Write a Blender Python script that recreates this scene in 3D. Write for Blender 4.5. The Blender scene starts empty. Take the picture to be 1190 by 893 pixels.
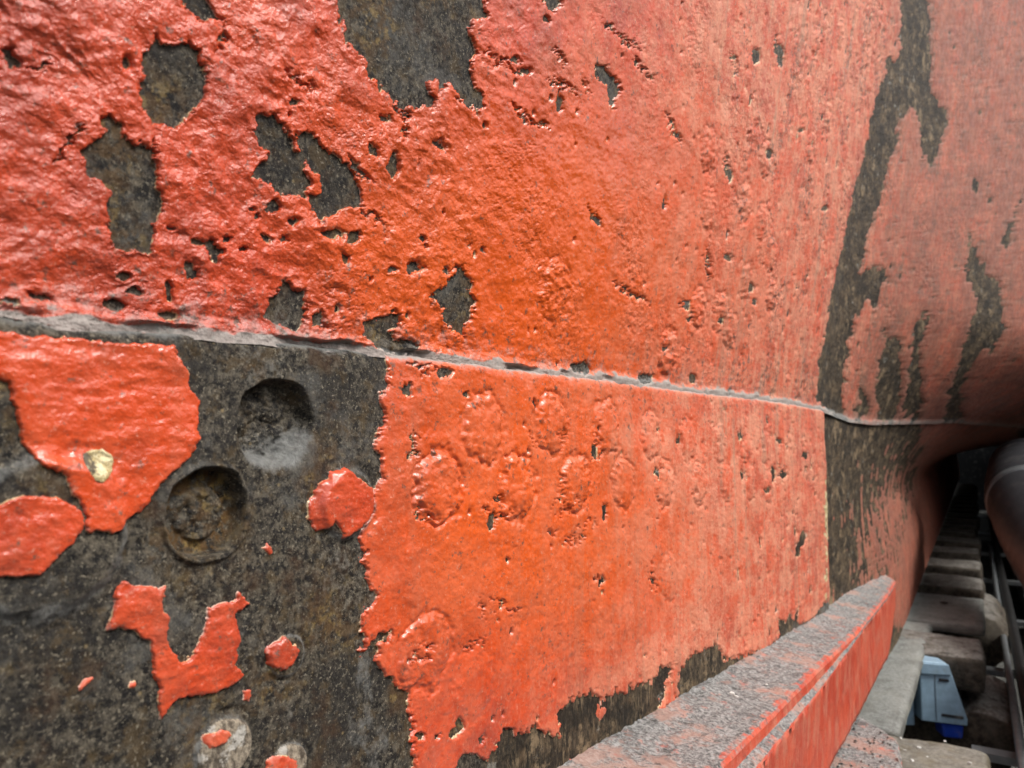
import bpy, math, random
import numpy as np
from mathutils import Vector
random.seed(7)
S = bpy.context.scene
COL = S.collection

# ------------------------------------------------------------------ camera
FPX, CX, CY = 860.0, 595.0, 446.5           # focal length and centre in photo pixels
YAW, PITCH = math.radians(34.8), math.atan(63.5 / 860.0)
CZ = 1.25                                    # eye height above the dock floor
cam_d = bpy.data.cameras.new('camera'); cam = bpy.data.objects.new('camera', cam_d); COL.objects.link(cam)
cam_d.sensor_width = 36.0; cam_d.lens = FPX / 1190.0 * 36.0
cam_d.clip_start = 0.01; cam_d.clip_end = 500
cam.location = (0, 0, CZ)
cam.rotation_euler = (math.pi / 2 + PITCH, 0, YAW)
cam_d.dof.use_dof = True; cam_d.dof.focus_distance = 0.66; cam_d.dof.aperture_fstop = 10
S.camera = cam

# ------------------------------------------------------------------ light
SUN_EL, SUN_AZ = math.radians(50), math.radians(82)      # azimuth clockwise from +Y
w = bpy.data.worlds.new('World'); S.world = w; w.use_nodes = True
nt = w.node_tree; bg = nt.nodes['Background']
sky = nt.nodes.new('ShaderNodeTexSky'); sky.sky_type = 'NISHITA'; sky.sun_disc = False
sky.sun_elevation = SUN_EL; sky.sun_rotation = SUN_AZ; sky.dust_density = 4.0; sky.air_density = 1.0
hs = nt.nodes.new('ShaderNodeHueSaturation'); hs.inputs['Saturation'].default_value = 0.25
nt.links.new(sky.outputs[0], hs.inputs['Color']); nt.links.new(hs.outputs[0], bg.inputs[0])
bg.inputs[1].default_value = 0.13
sd = bpy.data.lights.new('sun', 'SUN'); sd.energy = 1.5; sd.angle = math.radians(10); sd.color = (1, .965, .91)
so = bpy.data.objects.new('sun', sd); COL.objects.link(so)
tosun = Vector((math.sin(SUN_AZ) * math.cos(SUN_EL), math.cos(SUN_AZ) * math.cos(SUN_EL), math.sin(SUN_EL)))
so.rotation_euler = tosun.to_track_quat('Z', 'Y').to_euler(); so.location = (2, -2, 6)
S.view_settings.view_transform = 'Standard'; S.view_settings.look = 'None'
S.view_settings.exposure = 0.84; S.view_settings.gamma = 1

# ------------------------------------------------------------------ projection helpers
ca, sa, cp, sp = math.cos(YAW), math.sin(YAW), math.cos(PITCH), math.sin(PITCH)
Fv = np.array([-sa * cp, ca * cp, sp]); Rv = np.array([ca, sa, 0.0]); Uv = np.cross(Rv, Fv)
def project(x, y, z):
    z = z - CZ
    f = x * Fv[0] + y * Fv[1] + z * Fv[2]
    f = np.where(f < 0.02, 0.02, f)
    return CX + FPX * (x * Rv[0] + y * Rv[1]) / f, CY - FPX * (x * Uv[0] + y * Uv[1] + z * Uv[2]) / f
def ray(px, py):
    return Fv + Rv * (px - CX) / FPX - Uv * (py - CY) / FPX
def on_z(px, py, z):                          # the point of a level plane seen at that pixel
    r = ray(px, py); t = (z - CZ) / r[2]; return Vector((r[0] * t, r[1] * t, z))
def on_x(px, py, x):
    r = ray(px, py); t = x / r[0]; return Vector((x, r[1] * t, CZ + r[2] * t))
def s_of_px(px):                              # run along the flat plate (x=-D) for an image column at the horizon
    a = YAW - np.arctan((np.asarray(px, float) - CX) / FPX * 1.0)
    return D / np.tan(a)

# ------------------------------------------------------------------ noise
def _h(ix, iy, seed):
    n = (ix.astype(np.int64) * 374761393 + iy.astype(np.int64) * 668265263 + seed * 1442695041) & 0xffffffff
    n = ((n ^ (n >> 13)) * 1274126177) & 0xffffffff
    n = ((n ^ (n >> 16)) * 2246822519) & 0xffffffff
    return (n ^ (n >> 15)) & 0xffffffff
def gn(x, y, seed=0):
    x0 = np.floor(x); y0 = np.floor(y); fx = x - x0; fy = y - y0
    u = fx * fx * fx * (fx * (fx * 6 - 15) + 10); v = fy * fy * fy * (fy * (fy * 6 - 15) + 10)
    def g(i, j):
        a = _h(x0 + i, y0 + j, seed) * (2 * math.pi / 4294967296.0)
        return np.cos(a) * (fx - i) + np.sin(a) * (fy - j)
    return 1.5 * ((g(0, 0) * (1 - u) + g(1, 0) * u) * (1 - v) + (g(0, 1) * (1 - u) + g(1, 1) * u) * v)
def fbm(x, y, o=4, seed=0, gain=.5):
    r = 0; a = 1; t = 0
    for i in range(o):
        r = r + a * gn(x, y, seed + i * 17); t += a; a *= gain; x = x * 2.03 + 5.1; y = y * 2.03 + 1.7
    return r / t
def worley(x, y, seed=0):                      # distance to nearest cell point, cell hash
    x0 = np.floor(x); y0 = np.floor(y); best = np.full(x.shape, 9.0); hid = np.zeros(x.shape)
    for i in (-1, 0, 1):
        for j in (-1, 0, 1):
            hx = _h(x0 + i, y0 + j, seed) / 4294967296.0; hy = _h(x0 + i, y0 + j, seed + 91) / 4294967296.0
            d = np.hypot(x0 + i + hx - x, y0 + j + hy - y); m = d < best
            best = np.where(m, d, best); hid = np.where(m, _h(x0 + i, y0 + j, seed + 191) / 4294967296.0, hid)
    return best, hid
def sstep(a, b, x):
    t = np.clip((x - a) / (b - a), 0, 1); return t * t * (3 - 2 * t)
def poly_sdf(pts, X, Y, far=60.0):             # + inside, - outside (in units of X, Y)
    P = np.array(pts, float); out = np.full(X.shape, -far)
    x0, y0 = P.min(0) - far; x1, y1 = P.max(0) + far
    m = (X > x0) & (X < x1) & (Y > y0) & (Y < y1)
    if not m.any(): return out
    x = X[m]; y = Y[m]; d = np.full(x.shape, 1e9); ins = np.zeros(x.shape, bool)
    for k in range(len(P)):
        a = P[k]; b = P[(k + 1) % len(P)]; e = b - a; L = e @ e + 1e-12
        t = np.clip(((x - a[0]) * e[0] + (y - a[1]) * e[1]) / L, 0, 1)
        d = np.minimum(d, np.hypot(x - a[0] - t * e[0], y - a[1] - t * e[1]))
        c = ((a[1] > y) != (b[1] > y)) & (x < a[0] + (y - a[1]) / (e[1] if abs(e[1]) > 1e-9 else 1e-9) * e[0])
        ins ^= c
    out[m] = np.clip(np.where(ins, d, -d), -far, far); return out
def ell_sdf(c, X, Y, far=60.0):
    x, y, rx, ry = c[:4]; a = math.radians(c[4]) if len(c) > 4 else 0
    u = (X - x) * math.cos(a) + (Y - y) * math.sin(a); v = -(X - x) * math.sin(a) + (Y - y) * math.cos(a)
    q = np.hypot(u / rx, v / ry); return np.clip((1 - q) * min(rx, ry), -far, far)

# ------------------------------------------------------------------ object helpers
def tag(o, label=None, cat=None, group=None, kind=None):
    if label: o['label'] = label
    if cat: o['category'] = cat
    if group: o['group'] = group
    if kind: o['kind'] = kind
    return o
def empty(name, loc=(0, 0, 0), rz=0):
    o = bpy.data.objects.new(name, None); COL.objects.link(o); o.location = loc; o.rotation_euler = (0, 0, rz)
    o.empty_display_size = .1; return o
def mesh_obj(name, verts, faces, mat, parent=None, attrs=None, smooth=True):
    me = bpy.data.meshes.new(name)
    verts = np.asarray(verts, np.float32)
    if isinstance(faces, np.ndarray):
        n = len(faces); me.vertices.add(len(verts)); me.vertices.foreach_set('co', verts.ravel())
        me.loops.add(n * 4); me.loops.foreach_set('vertex_index', faces.astype(np.int32).ravel())
        me.polygons.add(n); me.polygons.foreach_set('loop_start', np.arange(0, n * 4, 4, dtype=np.int32))
        me.polygons.foreach_set('loop_total', np.full(n, 4, np.int32)); me.update(calc_edges=True); me.validate()
    else:
        me.from_pydata([tuple(map(float, v)) for v in verts], [], faces); me.update()
    if smooth: me.polygons.foreach_set('use_smooth', np.ones(len(me.polygons), bool))
    for k, a in (attrs or {}).items():
        at = me.attributes.new(k, 'FLOAT', 'POINT'); at.data.foreach_set('value', np.asarray(a, np.float32).ravel())
    if mat: me.materials.append(mat)
    o = bpy.data.objects.new(name, me); COL.objects.link(o)
    if parent: o.parent = parent
    return o
def grid_obj(name, P, fmask, mat, parent, attrs=None):
    """P: (R, C, 3) grid of points; fmask: (R-1, C-1) faces to keep; only the used vertices are stored."""
    R, C = P.shape[:2]; idx = np.arange(R * C).reshape(R, C)
    q = np.stack([idx[:-1, :-1], idx[:-1, 1:], idx[1:, 1:], idx[1:, :-1]], -1)[fmask]
    used = np.unique(q); rm = np.zeros(R * C, np.int64); rm[used] = np.arange(len(used))
    return mesh_obj(name, P.reshape(-1, 3)[used], rm[q], mat, parent,
                    {k: np.asarray(v).reshape(-1)[used] for k, v in (attrs or {}).items()})

# ------------------------------------------------------------------ node material helper
class NM:
    def __init__(s, name):
        s.m = bpy.data.materials.new(name); s.m.use_nodes = True; s.t = s.m.node_tree
        s.b = s.t.nodes['Principled BSDF']; s.tc = s.t.nodes.new('ShaderNodeTexCoord').outputs['Object']
    def n(s, k): return s.t.nodes.new(k)
    def L(s, a, b): s.t.links.new(a, b)
    def attr(s, name):
        a = s.n('ShaderNodeAttribute'); a.attribute_name = name; return a.outputs['Fac']
    def mapping(s, sc):
        m = s.n('ShaderNodeMapping'); m.inputs['Scale'].default_value = sc; s.L(s.tc, m.inputs[0]); return m.outputs[0]
    def noise(s, scale, detail=4, rough=.6, stretch=None, dist=0.0):
        n = s.n('ShaderNodeTexNoise'); n.inputs['Scale'].default_value = scale; n.inputs['Detail'].default_value = detail
        n.inputs['Roughness'].default_value = rough; n.inputs['Distortion'].default_value = dist
        s.L(s.mapping(stretch) if stretch else s.tc, n.inputs['Vector']); return n.outputs['Fac']
    def vor(s, scale, stretch=None):
        n = s.n('ShaderNodeTexVoronoi'); n.inputs['Scale'].default_value = scale
        s.L(s.mapping(stretch) if stretch else s.tc, n.inputs['Vector']); return n.outputs['Distance']
    def rng(s, v, a, b, c=0, d=1, smooth=True):
        n = s.n('ShaderNodeMapRange'); n.interpolation_type = 'SMOOTHSTEP' if smooth else 'LINEAR'
        for i, q in zip((1, 2, 3, 4), (a, b, c, d)): n.inputs[i].default_value = q
        s.L(v, n.inputs[0]); return n.outputs[0]
    def math(s, op, a, b=0.0, c=None):
        n = s.n('ShaderNodeMath'); n.operation = op
        for i, q in enumerate((a, b) if c is None else (a, b, c)):
            if isinstance(q, (int, float)): n.inputs[i].default_value = q
            else: s.L(q, n.inputs[i])
        return n.outputs[0]
    def mix(s, f, a, b):
        n = s.n('ShaderNodeMix'); n.data_type = 'RGBA'
        for i, q in ((0, f), (6, a), (7, b)):
            if isinstance(q, (int, float)): n.inputs[i].default_value = q
            elif isinstance(q, tuple): n.inputs[i].default_value = (*q, 1)
            else: s.L(q, n.inputs[i])
        return n.outputs[2]
    def bump(s, h, dist, strength=1.0, prev=None):
        n = s.n('ShaderNodeBump'); n.inputs['Distance'].default_value = dist
        if isinstance(strength, (int, float)): n.inputs['Strength'].default_value = strength
        else: s.L(strength, n.inputs['Strength'])
        s.L(h, n.inputs['Height'])
        if prev: s.L(prev, n.inputs['Normal'])
        return n.outputs[0]
    def out(s, col=None, rough=None, nrm=None, metal=None, spec=None):
        for k, v in (('Base Color', col), ('Roughness', rough), ('Normal', nrm), ('Metallic', metal), ('Specular IOR Level', spec)):
            if v is None: continue
            if isinstance(v, (int, float)): s.b.inputs[k].default_value = v
            elif isinstance(v, tuple): s.b.inputs[k].default_value = (*v, 1)
            else: s.L(v, s.b.inputs[k])
        return s.m

def paint_material():
    m = NM('red_hull_paint')
    red, org, deep, salmon = (.54, .062, .020), (.72, .108, .014), (.40, .050, .022), (.64, .260, .155)
    chalk, dust, sdf, warm = m.attr('chalk'), m.attr('dust'), m.attr('sdf'), m.attr('warm')
    c = m.mix(m.rng(m.noise(11, 6, .65), .42, .56), deep, red)
    c = m.mix(m.rng(m.noise(34, 4), .5, .72), c, red)
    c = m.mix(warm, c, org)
    # chalky bloom, in blotches, grains and runs
    bl = m.rng(m.noise(20, 8, .76, (1, .6, 1)), .44, .56)
    run = m.rng(m.noise(50, 5, .65, (1, 1, .16)), .46, .60)
    gr = m.rng(m.noise(300, 4, .75), .46, .58)
    ch = m.math('ADD', m.math('MULTIPLY', bl, .46), m.math('ADD', m.math('MULTIPLY', run, .30), m.math('MULTIPLY', gr, .42)))
    ch = m.math('MULTIPLY', ch, chalk)
    c = m.mix(m.math('MINIMUM', ch, 1.0), c, salmon)
    fl = m.math('MULTIPLY', m.rng(m.noise(210, 5, .8), .585, .66), m.math('ADD', .25, m.math('MULTIPLY', chalk, .5)))
    c = m.mix(fl, c, (.66, .44, .33))
    wn = m.math('ADD', m.attr('worn'), m.math('MULTIPLY', m.math('SUBTRACT', m.noise(110, 7, .8, (1, 1, .35)), .5), 2.6))
    wn = m.rng(wn, .48, .80)
    c = m.mix(m.math('MULTIPLY', wn, .85), c, m.mix(m.rng(m.noise(330, 4, .7), .42, .6), (.045, .032, .020), (.26, .17, .10)))
    dr = m.rng(m.noise(14, 6, .7, (1, 1.6, .12)), .55, .66)
    c = m.mix(m.math('MULTIPLY', dr, m.math('MULTIPLY', chalk, .55)), c, (.34, .20, .13))
    far_shade = m.math('MULTIPLY', m.attr('far'), m.rng(m.noise(9, 6, .7, (1, .6, .7)), .36, .58, .35, .9))  # duller far paint, darkened further to paint in the falloff of light
    c = m.mix(far_shade, c, m.mix(m.rng(m.noise(60, 6, .75), .42, .58), (.17, .055, .035), (.33, .118, .072)))
    # grime in flecks
    g1 = m.rng(m.math('ADD', m.noise(120, 7, .78), m.math('MULTIPLY', m.attr('grime'), .062)), .60, .67)
    c = m.mix(m.math('MULTIPLY', g1, .85), c, (.11, .075, .055))
    g2 = m.rng(m.noise(48, 5, .7), .60, .74)
    c = m.mix(m.math('MULTIPLY', g2, m.math('MULTIPLY', chalk, .45)), c, (.40, .26, .17))
    # pale primer at the broken rim
    rim = m.rng(m.math('ADD', sdf, m.math('MULTIPLY', m.noise(300, 3), 2.2)), 1.1, 2.0, 1, 0)
    rim = m.math('MULTIPLY', rim, m.rng(m.noise(70, 3), .47, .56))
    c = m.mix(m.math('MULTIPLY', rim, m.math('SUBTRACT', .85, m.math('MULTIPLY', m.attr('worn'), 1.6))), c, m.mix(m.rng(m.noise(40, 2), .5, .6), (.62, .52, .30), (.66, .50, .40)))
    # settled dust
    dn = m.math('MULTIPLY', m.noise(90, 6, .75), 1.3)
    dd = m.rng(m.math('ADD', dust, m.math('SUBTRACT', dn, .65)), .25, .85)
    c = m.mix(m.math('MULTIPLY', dd, .92), c, m.mix(m.noise(260, 3), (.17, .165, .15), (.40, .385, .35)))
    r = m.math('ADD', m.rng(chalk, 0, .9, .10, .60), m.math('MULTIPLY', m.rng(m.noise(40, 5, .7), .4, .62), .22))
    r = m.mix(dd, r, (.85, .85, .85))
    b = m.bump(m.noise(74, 5, .58, (1, 1, 1.2)), .0056, m.attr('rough'))
    b = m.bump(m.noise(190, 6, .66), .0034, m.math('MULTIPLY', m.attr('rough'), .45), b)
    b = m.bump(m.noise(620, 3, .65), .0010, m.rng(chalk, .0, .6, .08, .30), b)
    return m.out(c, r, b, spec=.6)
def iron_material():
    m = NM('bare_rusted_iron')
    brown, dust, halo = m.attr('brown'), m.attr('dust'), m.attr('halo')
    c = m.mix(m.rng(m.noise(150, 8, .82), .43, .60), (.008, .007, .007), (.150, .127, .092))
    c = m.mix(m.rng(m.noise(16, 7, .72), .48, .60, 0, .7), c, (.024, .021, .018))
    c = m.mix(m.math('MULTIPLY', m.rng(m.noise(48, 7, .75), .52, .62), .6), c, (.115, .075, .032))
    c = m.mix(m.rng(m.noise(420, 3, .7), .57, .66, 0, .8), c, (.30, .26, .19))
    c = m.mix(m.rng(m.vor(48), .0, .085, .9, 0), c, (.34, .25, .12))
    hl = m.rng(m.math('ADD', halo, m.math('MULTIPLY', m.math('SUBTRACT', m.noise(170, 6, .75), .5), 3.0)), .72, 1.1)
    c = m.mix(m.math('MULTIPLY', hl, .75), c, m.mix(m.rng(m.noise(30, 4), .47, .56), (.20, .185, .15), (.17, .10, .045)))
    c = m.mix(m.rng(m.noise(17, 6, .7), .55, .66, 0, .7), c, (.075, .038, .017))
    c = m.mix(m.rng(m.noise(10, 8, .75), .52, .62, 0, .55), c, (.15, .145, .13))
    c = m.mix(m.math('MULTIPLY', m.attr('rust'), m.rng(m.noise(130, 6, .75), .44, .56)), c, m.mix(m.rng(m.noise(90, 4), .5, .62), (.14, .075, .025), (.36, .24, .08)))
    # fibrous brown corrosion
    far_n = m.rng(m.noise(26, 7, .78, (1, .55, 1)), .43, .58)
    f = m.mix(m.rng(m.noise(230, 7, .8, (1, 1, .28)), .43, .59), (.008, .006, .004), (.25, .18, .105))
    f = m.mix(m.rng(m.noise(75, 6, .8, (1, 1, .22)), .44, .57, 0, .85), f, m.mix(m.rng(m.noise(33, 4, .6), .4, .6), (.020, .015, .010), (.13, .085, .045)))
    f = m.mix(m.rng(m.noise(22, 5), .5, .62, 0, .6), f, (.060, .044, .028))
    f = m.mix(m.math('MULTIPLY', far_n, .85), f, (.011, .009, .006))
    f = m.mix(m.rng(m.noise(34, 6, .75, (1, .5, .7)), .55, .63, 0, .8), f, (.30, .215, .125))
    f = m.mix(m.rng(m.noise(50, 5, .75, (1, .5, .8)), .62, .68, 0, .9), f, (.30, .29, .25))
    c = m.mix(m.math('MULTIPLY', brown, .95), c, f)
    dd = m.rng(m.math('ADD', dust, m.math('MULTIPLY', m.math('SUBTRACT', m.noise(75, 7, .75), .5), 1.6)), .30, .9)
    c = m.mix(m.math('MULTIPLY', dd, .88), c, m.mix(m.noise(240, 3), (.13, .135, .13), (.36, .36, .34)))
    b = m.bump(m.noise(110, 7, .75), .0050, .9)
    b = m.bump(m.noise(380, 5, .8, (1, 1, .5)), .0018, .9, b)
    return m.out(c, .66, b, spec=.32)
def cream_material():
    m = NM('cream_primer')
    c = m.mix(m.rng(m.noise(150, 5, .7), .40, .62), (.40, .30, .13), (.72, .64, .40))
    c = m.mix(m.rng(m.noise(60, 5, .75), .53, .58), c, (.10, .08, .05))
    return m.out(c, .6, m.bump(m.noise(180, 5), .004, .8))
def tan_material():
    m = NM('tan_worn_metal')
    c = m.mix(m.rng(m.noise(170, 6, .75, (1, 1, .5)), .42, .60), (.085, .065, .045), (.36, .30, .22))
    c = m.mix(m.rng(m.noise(70, 5, .7), .54, .62), c, (.45, .42, .37))
    return m.out(c, .75, m.bump(m.noise(150, 6, .7), .005, .9))
PAINT, IRON, CREAM, TAN = paint_material(), iron_material(), cream_material(), tan_material()

# ------------------------------------------------------------------ the hull
D = 0.40                       # eye to plate
ZB = CZ - 0.70                 # underside of the hull
PROUD = 0.007                  # lower strake stands this far proud
def hull_x(s, z):
    zr = z - CZ
    o = 0.16 * np.maximum(0, zr - .066) + 0.0
    t = np.maximum(0, s - 1.95)
    g = sstep(-.24, .44, zr)
    foot = .052 * sstep(.02, -.55, zr) * sstep(2.05, 3.0, s)
    return -D + o + 0.19 * t ** 1.35 * g - .05 * t * (1 - g) + foot
def axial(s): return s * ca + D * sa
seam_pts = [(-700, 338), (-60, 362), (0, 366), (60, 376), (130, 384), (215, 388), (330, 398), (445, 411), (520, 420), (600, 430), (700, 441),
            (800, 455), (880, 464), (925, 471), (950, 476), (966, 482), (985, 489), (1010, 492), (1060, 491), (1112, 490)]
_s, _z = [], []
for a, b in seam_pts:
    aa = YAW - math.atan((a - CX) / FPX * cp)
    if a < 960: p = on_x(a, b, -D)
    else:
        # march the ray to the curved hull
        r = ray(a, b); best = None
        for k in range(4000):
            t_ = .5 + k * .002; q = r * t_
            if q[0] < float(hull_x(np.array(q[1]), np.array(CZ + q[2]))): best = q; break
        p = Vector((best[0], best[1], CZ + best[2])) if best is not None else Vector((-D, 6, CZ + .07))
    _s.append(p[1]); _z.append(p[2])
print('seam', [(round(a, 2), round(b - CZ, 3)) for a, b in zip(_s, _z)])
o_ = np.argsort(_s); SS, SZ = np.array(_s)[o_], np.array(_z)[o_]
def seam_z(s):
    return np.interp(s, SS, SZ) + .0016 * fbm(s * 40, s * 0, 3, 5)
STEP = 1.30
S_END = float(on_x(963, 600, -D + PROUD)[1])
def cols(px0, px1, step): return np.arange(px0, px1, step)
cA = np.concatenate([s_of_px(np.concatenate([cols(-560, -50, 7), cols(-50, 963, STEP)]))])
cA = cA[cA < S_END]
far_s = S_END + (np.linspace(0, 1, 230) ** 1.9) * 13.2
cFull = np.concatenate([cA, far_s])

def mesh_strip(svals, tau, ztop, zbot):
    Sg, Tg = np.meshgrid(svals, tau)
    return Sg, ztop + (zbot - ztop) * Tg

# ---- mask tables, outlines of the bare patches and flakes as seen on the plate
BARE_U = [
 [(202,-6),(215,10),(235,24),(257,20),(249,12),(235,-9)],
 [(178,37),(182,50),(202,54),(215,50),(232,59),(232,74),(239,91),(237,108),(229,124),(218,134),(205,150),(188,143),(178,145),(168,128),(160,108),(165,87),(163,67),(173,57)],
 [(116,134),(129,136),(141,141),(143,161),(151,168),(161,165),(168,175),(176,173),(178,188),(183,202),(182,222),(187,232),(182,249),(178,262),(176,294),(161,292),(134,291),(126,286),(126,276),(121,259),(124,235),(127,222),(118,212),(104,205),(97,192),(92,175),(108,165),(121,158)],
 [(3,58),(13,60),(22,72),(22,81),(8,76)],
 [(304,131),(316,134),(331,151),(339,165),(343,175),(356,182),(353,198),(358,216),(353,229),(336,225),(319,229),(316,215),(296,205),(296,192),(309,188),(316,178),(303,175),(296,168),(297,148)],
 [(343,155),(363,156),(373,168),(383,175),(393,188),(400,191),(410,205),(418,225),(420,240),(410,243),(400,241),(385,252),(370,255),(362,245),(356,228),(372,225),(372,205),(362,198),(358,190),(350,180),(345,165)],
 [(388,-14),(391,15),(400,40),(407,57),(413,67),(427,71),(425,84),(427,94),(440,92),(444,104),(460,118),(462,126),(481,126),(502,124),(501,114),(492,97),(509,92),(514,97),(526,101),(534,118),(541,124),(556,128),(563,124),(558,111),(551,97),(545,81),(545,71),(553,64),(545,44),(545,30),(546,24),(565,18),(563,-14)],
 [(692,75),(703,77),(710,90),(720,98),(720,108),(714,115),(712,132),(708,118),(704,105),(700,95),(692,90)],
 [(328,327),(338,329),(340,337),(351,339),(356,350),(353,364),(346,381),(336,382),(323,376),(309,366),(309,354),(316,344),(324,339)],
 [(360,364),(370,357),(371,371),(375,382),(363,379)],
 [(420,372),(437,369),(454,360),(464,364),(462,377),(454,384),(460,394),(474,397),(484,404),(477,413),(460,416),(437,406),(422,394)],
 [(528,310),(534,308),(538,318),(546,327),(548,347),(550,357),(546,371),(536,387),(524,381),(511,369),(514,359),(502,352),(501,340),(514,334),(521,323),(529,318)],
 [(1042,-14),(1049,20),(1049,44),(1045,67),(1029,77),(1029,97),(1012,141),(1005,175),(995,215),(982,269),(974,300),(965,350),(958,391),(951,434),(948,468),(970,492),(985,490),(978,448),(985,411),(992,367),(1005,360),(1019,354),(1029,327),(1022,307),(1008,320),(998,313),(1004,285),(1012,265),(1019,229),(1032,188),(1042,161),(1044,134),(1056,128),(1069,151),(1069,182),(1082,198),(1089,171),(1103,141),(1089,118),(1082,101),(1082,67),(1079,34),(1076,-14)],
 [(1187,229),(1182,249),(1173,286),(1161,289),(1170,259)],
 [(1126,272),(1133,292),(1140,320),(1153,313),(1163,334),(1166,357),(1166,387),(1153,414),(1140,408),(1130,424),(1119,445),(1113,468),(1121,492),(1093,494),(1103,461),(1113,424),(1126,381),(1136,350),(1130,334),(1121,317)],
 [(1032,381),(1035,394),(1042,384),(1045,408),(1047,441),(1042,486),(1022,492),(1019,468),(1022,428),(1025,401)],
 [(1084,344),(1079,371),(1069,401),(1072,441),(1069,490),(1049,490),(1052,458),(1059,421),(1062,387),(1076,357)],
 [(1002,431),(1005,458),(1010,475),(1005,492),(993,490)],
]
SPOT_U = [(338,120,5,4),(292,242,4,3),(317,241,8,6),(296,250,4,3),(198,264,4,3),(229,282,9,4),(249,293,9,6,30),(243,284,4,6),(262,278,5,3),(281,289,4,3),(309,277,6,3,30),(326,278,5,5),
 (338,257,4,4),(384,271,12,5),(408,276,9,8),(400,299,4,5),(144,321,8,5),(156,339,9,4),(133,353,12,6),(220,312,6,11,-20),(249,303,4,6),(195,338,5,10),(193,366,13,5),(452,313,4,3),
 (480,311,8,5),(516,313,4,4),(674,428,12,6),(748,440,9,5),(447,137,6,3,25),(432,176,4,7,-15),(452,194,5,5),(509,168,6,3,40),(489,277,3,4),(692,257,7,3,35),(706,32,5,3),(610,82,6,3,20),
 (413,194,2.5,14,-45),(1135,212,4,11),(878,66,5,9),(907,66,3,13,-8),(930,152,3,2),(847,205,3,8),(893,180,4,5),(770,405,4,3),(560,290,3,3),(597,70,6,3,30),(640,2,9,12,-20),(633,22,4,4),
 (1150,230,3,5),(1000,244,3,4),(958,243,4,3),(804,440,4,6),(845,300,4,4),(872,335,3,5),(876,352,3,4),(836,372,3,4),(740,345,10,2,25),(797,355,3,5),(800,372,3,3),(45,345,13,3,10),(8,352,12,3,15)]
BARE_L_RIGHT = [(449,405),(449,424),(450,445),(435,465),(444,475),(444,495),(434,518),(442,535),(440,555),(432,569),(431,590),(421,611),(413,625),(425,643),(425,670),(432,697),(420,721),(420,761),
 (430,748),(440,738),(455,738),(440,751),(437,768),(447,788),(454,788),(457,798),(472,803),(472,822),(479,838),(476,858),(481,893),(488,1100),(-900,1100),(-900,300)]
BARE_L_LOW = [(529,900),(534,879),(545,872),(568,889),(576,862),(583,848),(602,852),(618,842),(632,852),(649,860),(650,842),(647,828),(662,815),(686,803),(696,813),(713,805),(736,798),(756,791),(773,771),(783,773),
 (776,785),(770,808),(763,825),(787,824),(788,781),(800,764),(832,749),(842,768),(855,766),(879,756),(882,764),(905,741),(905,721),(915,722),(919,710),(921,722),(927,709),(927,727),(938,722),(963,705),(985,712),(985,1100),(529,1100)]
SPOT_L = [(472,454,5,6),(516,434,8,6),(541,459,3,3),(932,627,4,10,10),(927,640,3,8),(487,857,4,4),(506,855,3,3),(527,852,4,7,20),(533,846,5,9,15),(560,860,3,6,15),(860,507,3,6),(898,553,2.5,9),(862,553,3,5),(905,513,3,3),
 (763,548,3,6),(577,580,4,2),(658,634,4,2),(695,673,6,2),(763,500,2,4),(697,530,3,2),(890,570,3,3),(910,552,3,3),(935,528,3,3),(640,620,3,2)]
FLAKES = [
 ('broad red flake with a pale blistered spot', 1, [(-120,384),(0,386),(81,393),(111,396),(148,401),(202,399),(207,414),(218,429),(220,451),(232,465),(230,498),(232,513),(215,535),(188,562),(168,592),(161,594),(141,612),(128,618),(110,620),(94,617),(96,600),(84,579),(67,550),(44,539),(27,518),(20,498),(17,471),(7,445),(-3,438),(-120,410)]),
 ('rounded red flake with a dusty grey rim', 1, [(-40,600),(0,583),(20,577),(60,576),(81,586),(90,600),(93,610),(81,627),(60,647),(44,667),(20,672),(-10,668),(-40,640)]),
 ('cracked orange flake capping a rivet', 1, [(396,544),(410,552),(430,566),(431,585),(423,607),(407,621),(393,624),(391,615),(386,606),(380,615),(367,617),(358,604),(356,585),(365,571),(382,551)]),
 ('ragged red flake shaped like a letter U', 1, [(143,677),(158,679),(175,682),(192,680),(185,697),(188,711),(195,717),(193,741),(198,758),(208,768),(222,761),(232,738),(239,721),(242,706),(259,701),(272,697),(274,687),(291,701),(282,707),(274,712),(271,724),(277,734),(274,761),(274,775),(282,785),(279,791),(262,798),(249,806),(229,808),(208,811),(198,822),(187,837),(183,822),(185,795),(175,785),(176,768),(175,748),(161,738),(138,729),(121,734),(128,717),(134,690)]),
 ('small round red flake', 1, [(329,739),(341,749),(345,761),(336,776),(318,778),(308,771),(308,758),(316,748)]),
 ('tiny red chip', .6, [(304,635),(312,632),(316,637),(311,643)]),
 ('sliver of red paint', .6, [(88,797),(98,786),(108,785),(102,793),(90,803)]),
 ('tiny red chip', .6, [(281,802),(290,800),(294,808),(290,815),(283,812)]),
 ('tiny red chip', .5, [(148,794),(154,792),(156,799),(150,801)]),
 ('dark red patch left on a worn rivet head', .6, [(238,850),(252,845),(262,850),(258,862),(246,868),(236,864)]),
 ('red patch left on a rivet head', .6, [(307,884),(322,877),(338,880),(344,890),(340,904),(312,904)]),
 ('small red chip beside the bare strip', .6, [(695,820),(703,820),(703,830),(697,838),(694,828)]),
 ('red sliver above the ledge', .6, [(662,884),(672,884),(684,888),(676,893),(664,892)]),
]
PRIMER = [
 ('cracked cream blister on the broad red flake', 1.3, [(94,527),(105,522),(118,521),(129,528),(132,537),(129,548),(121,557),(112,563),(104,562),(96,553),(91,540)]),
 ('yellow primer showing along the plate butt', 1.2, [(957,556),(962,552),(963,600),(963,660),(961,700),(956,700),(958,640),(955,600)]),
]
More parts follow.
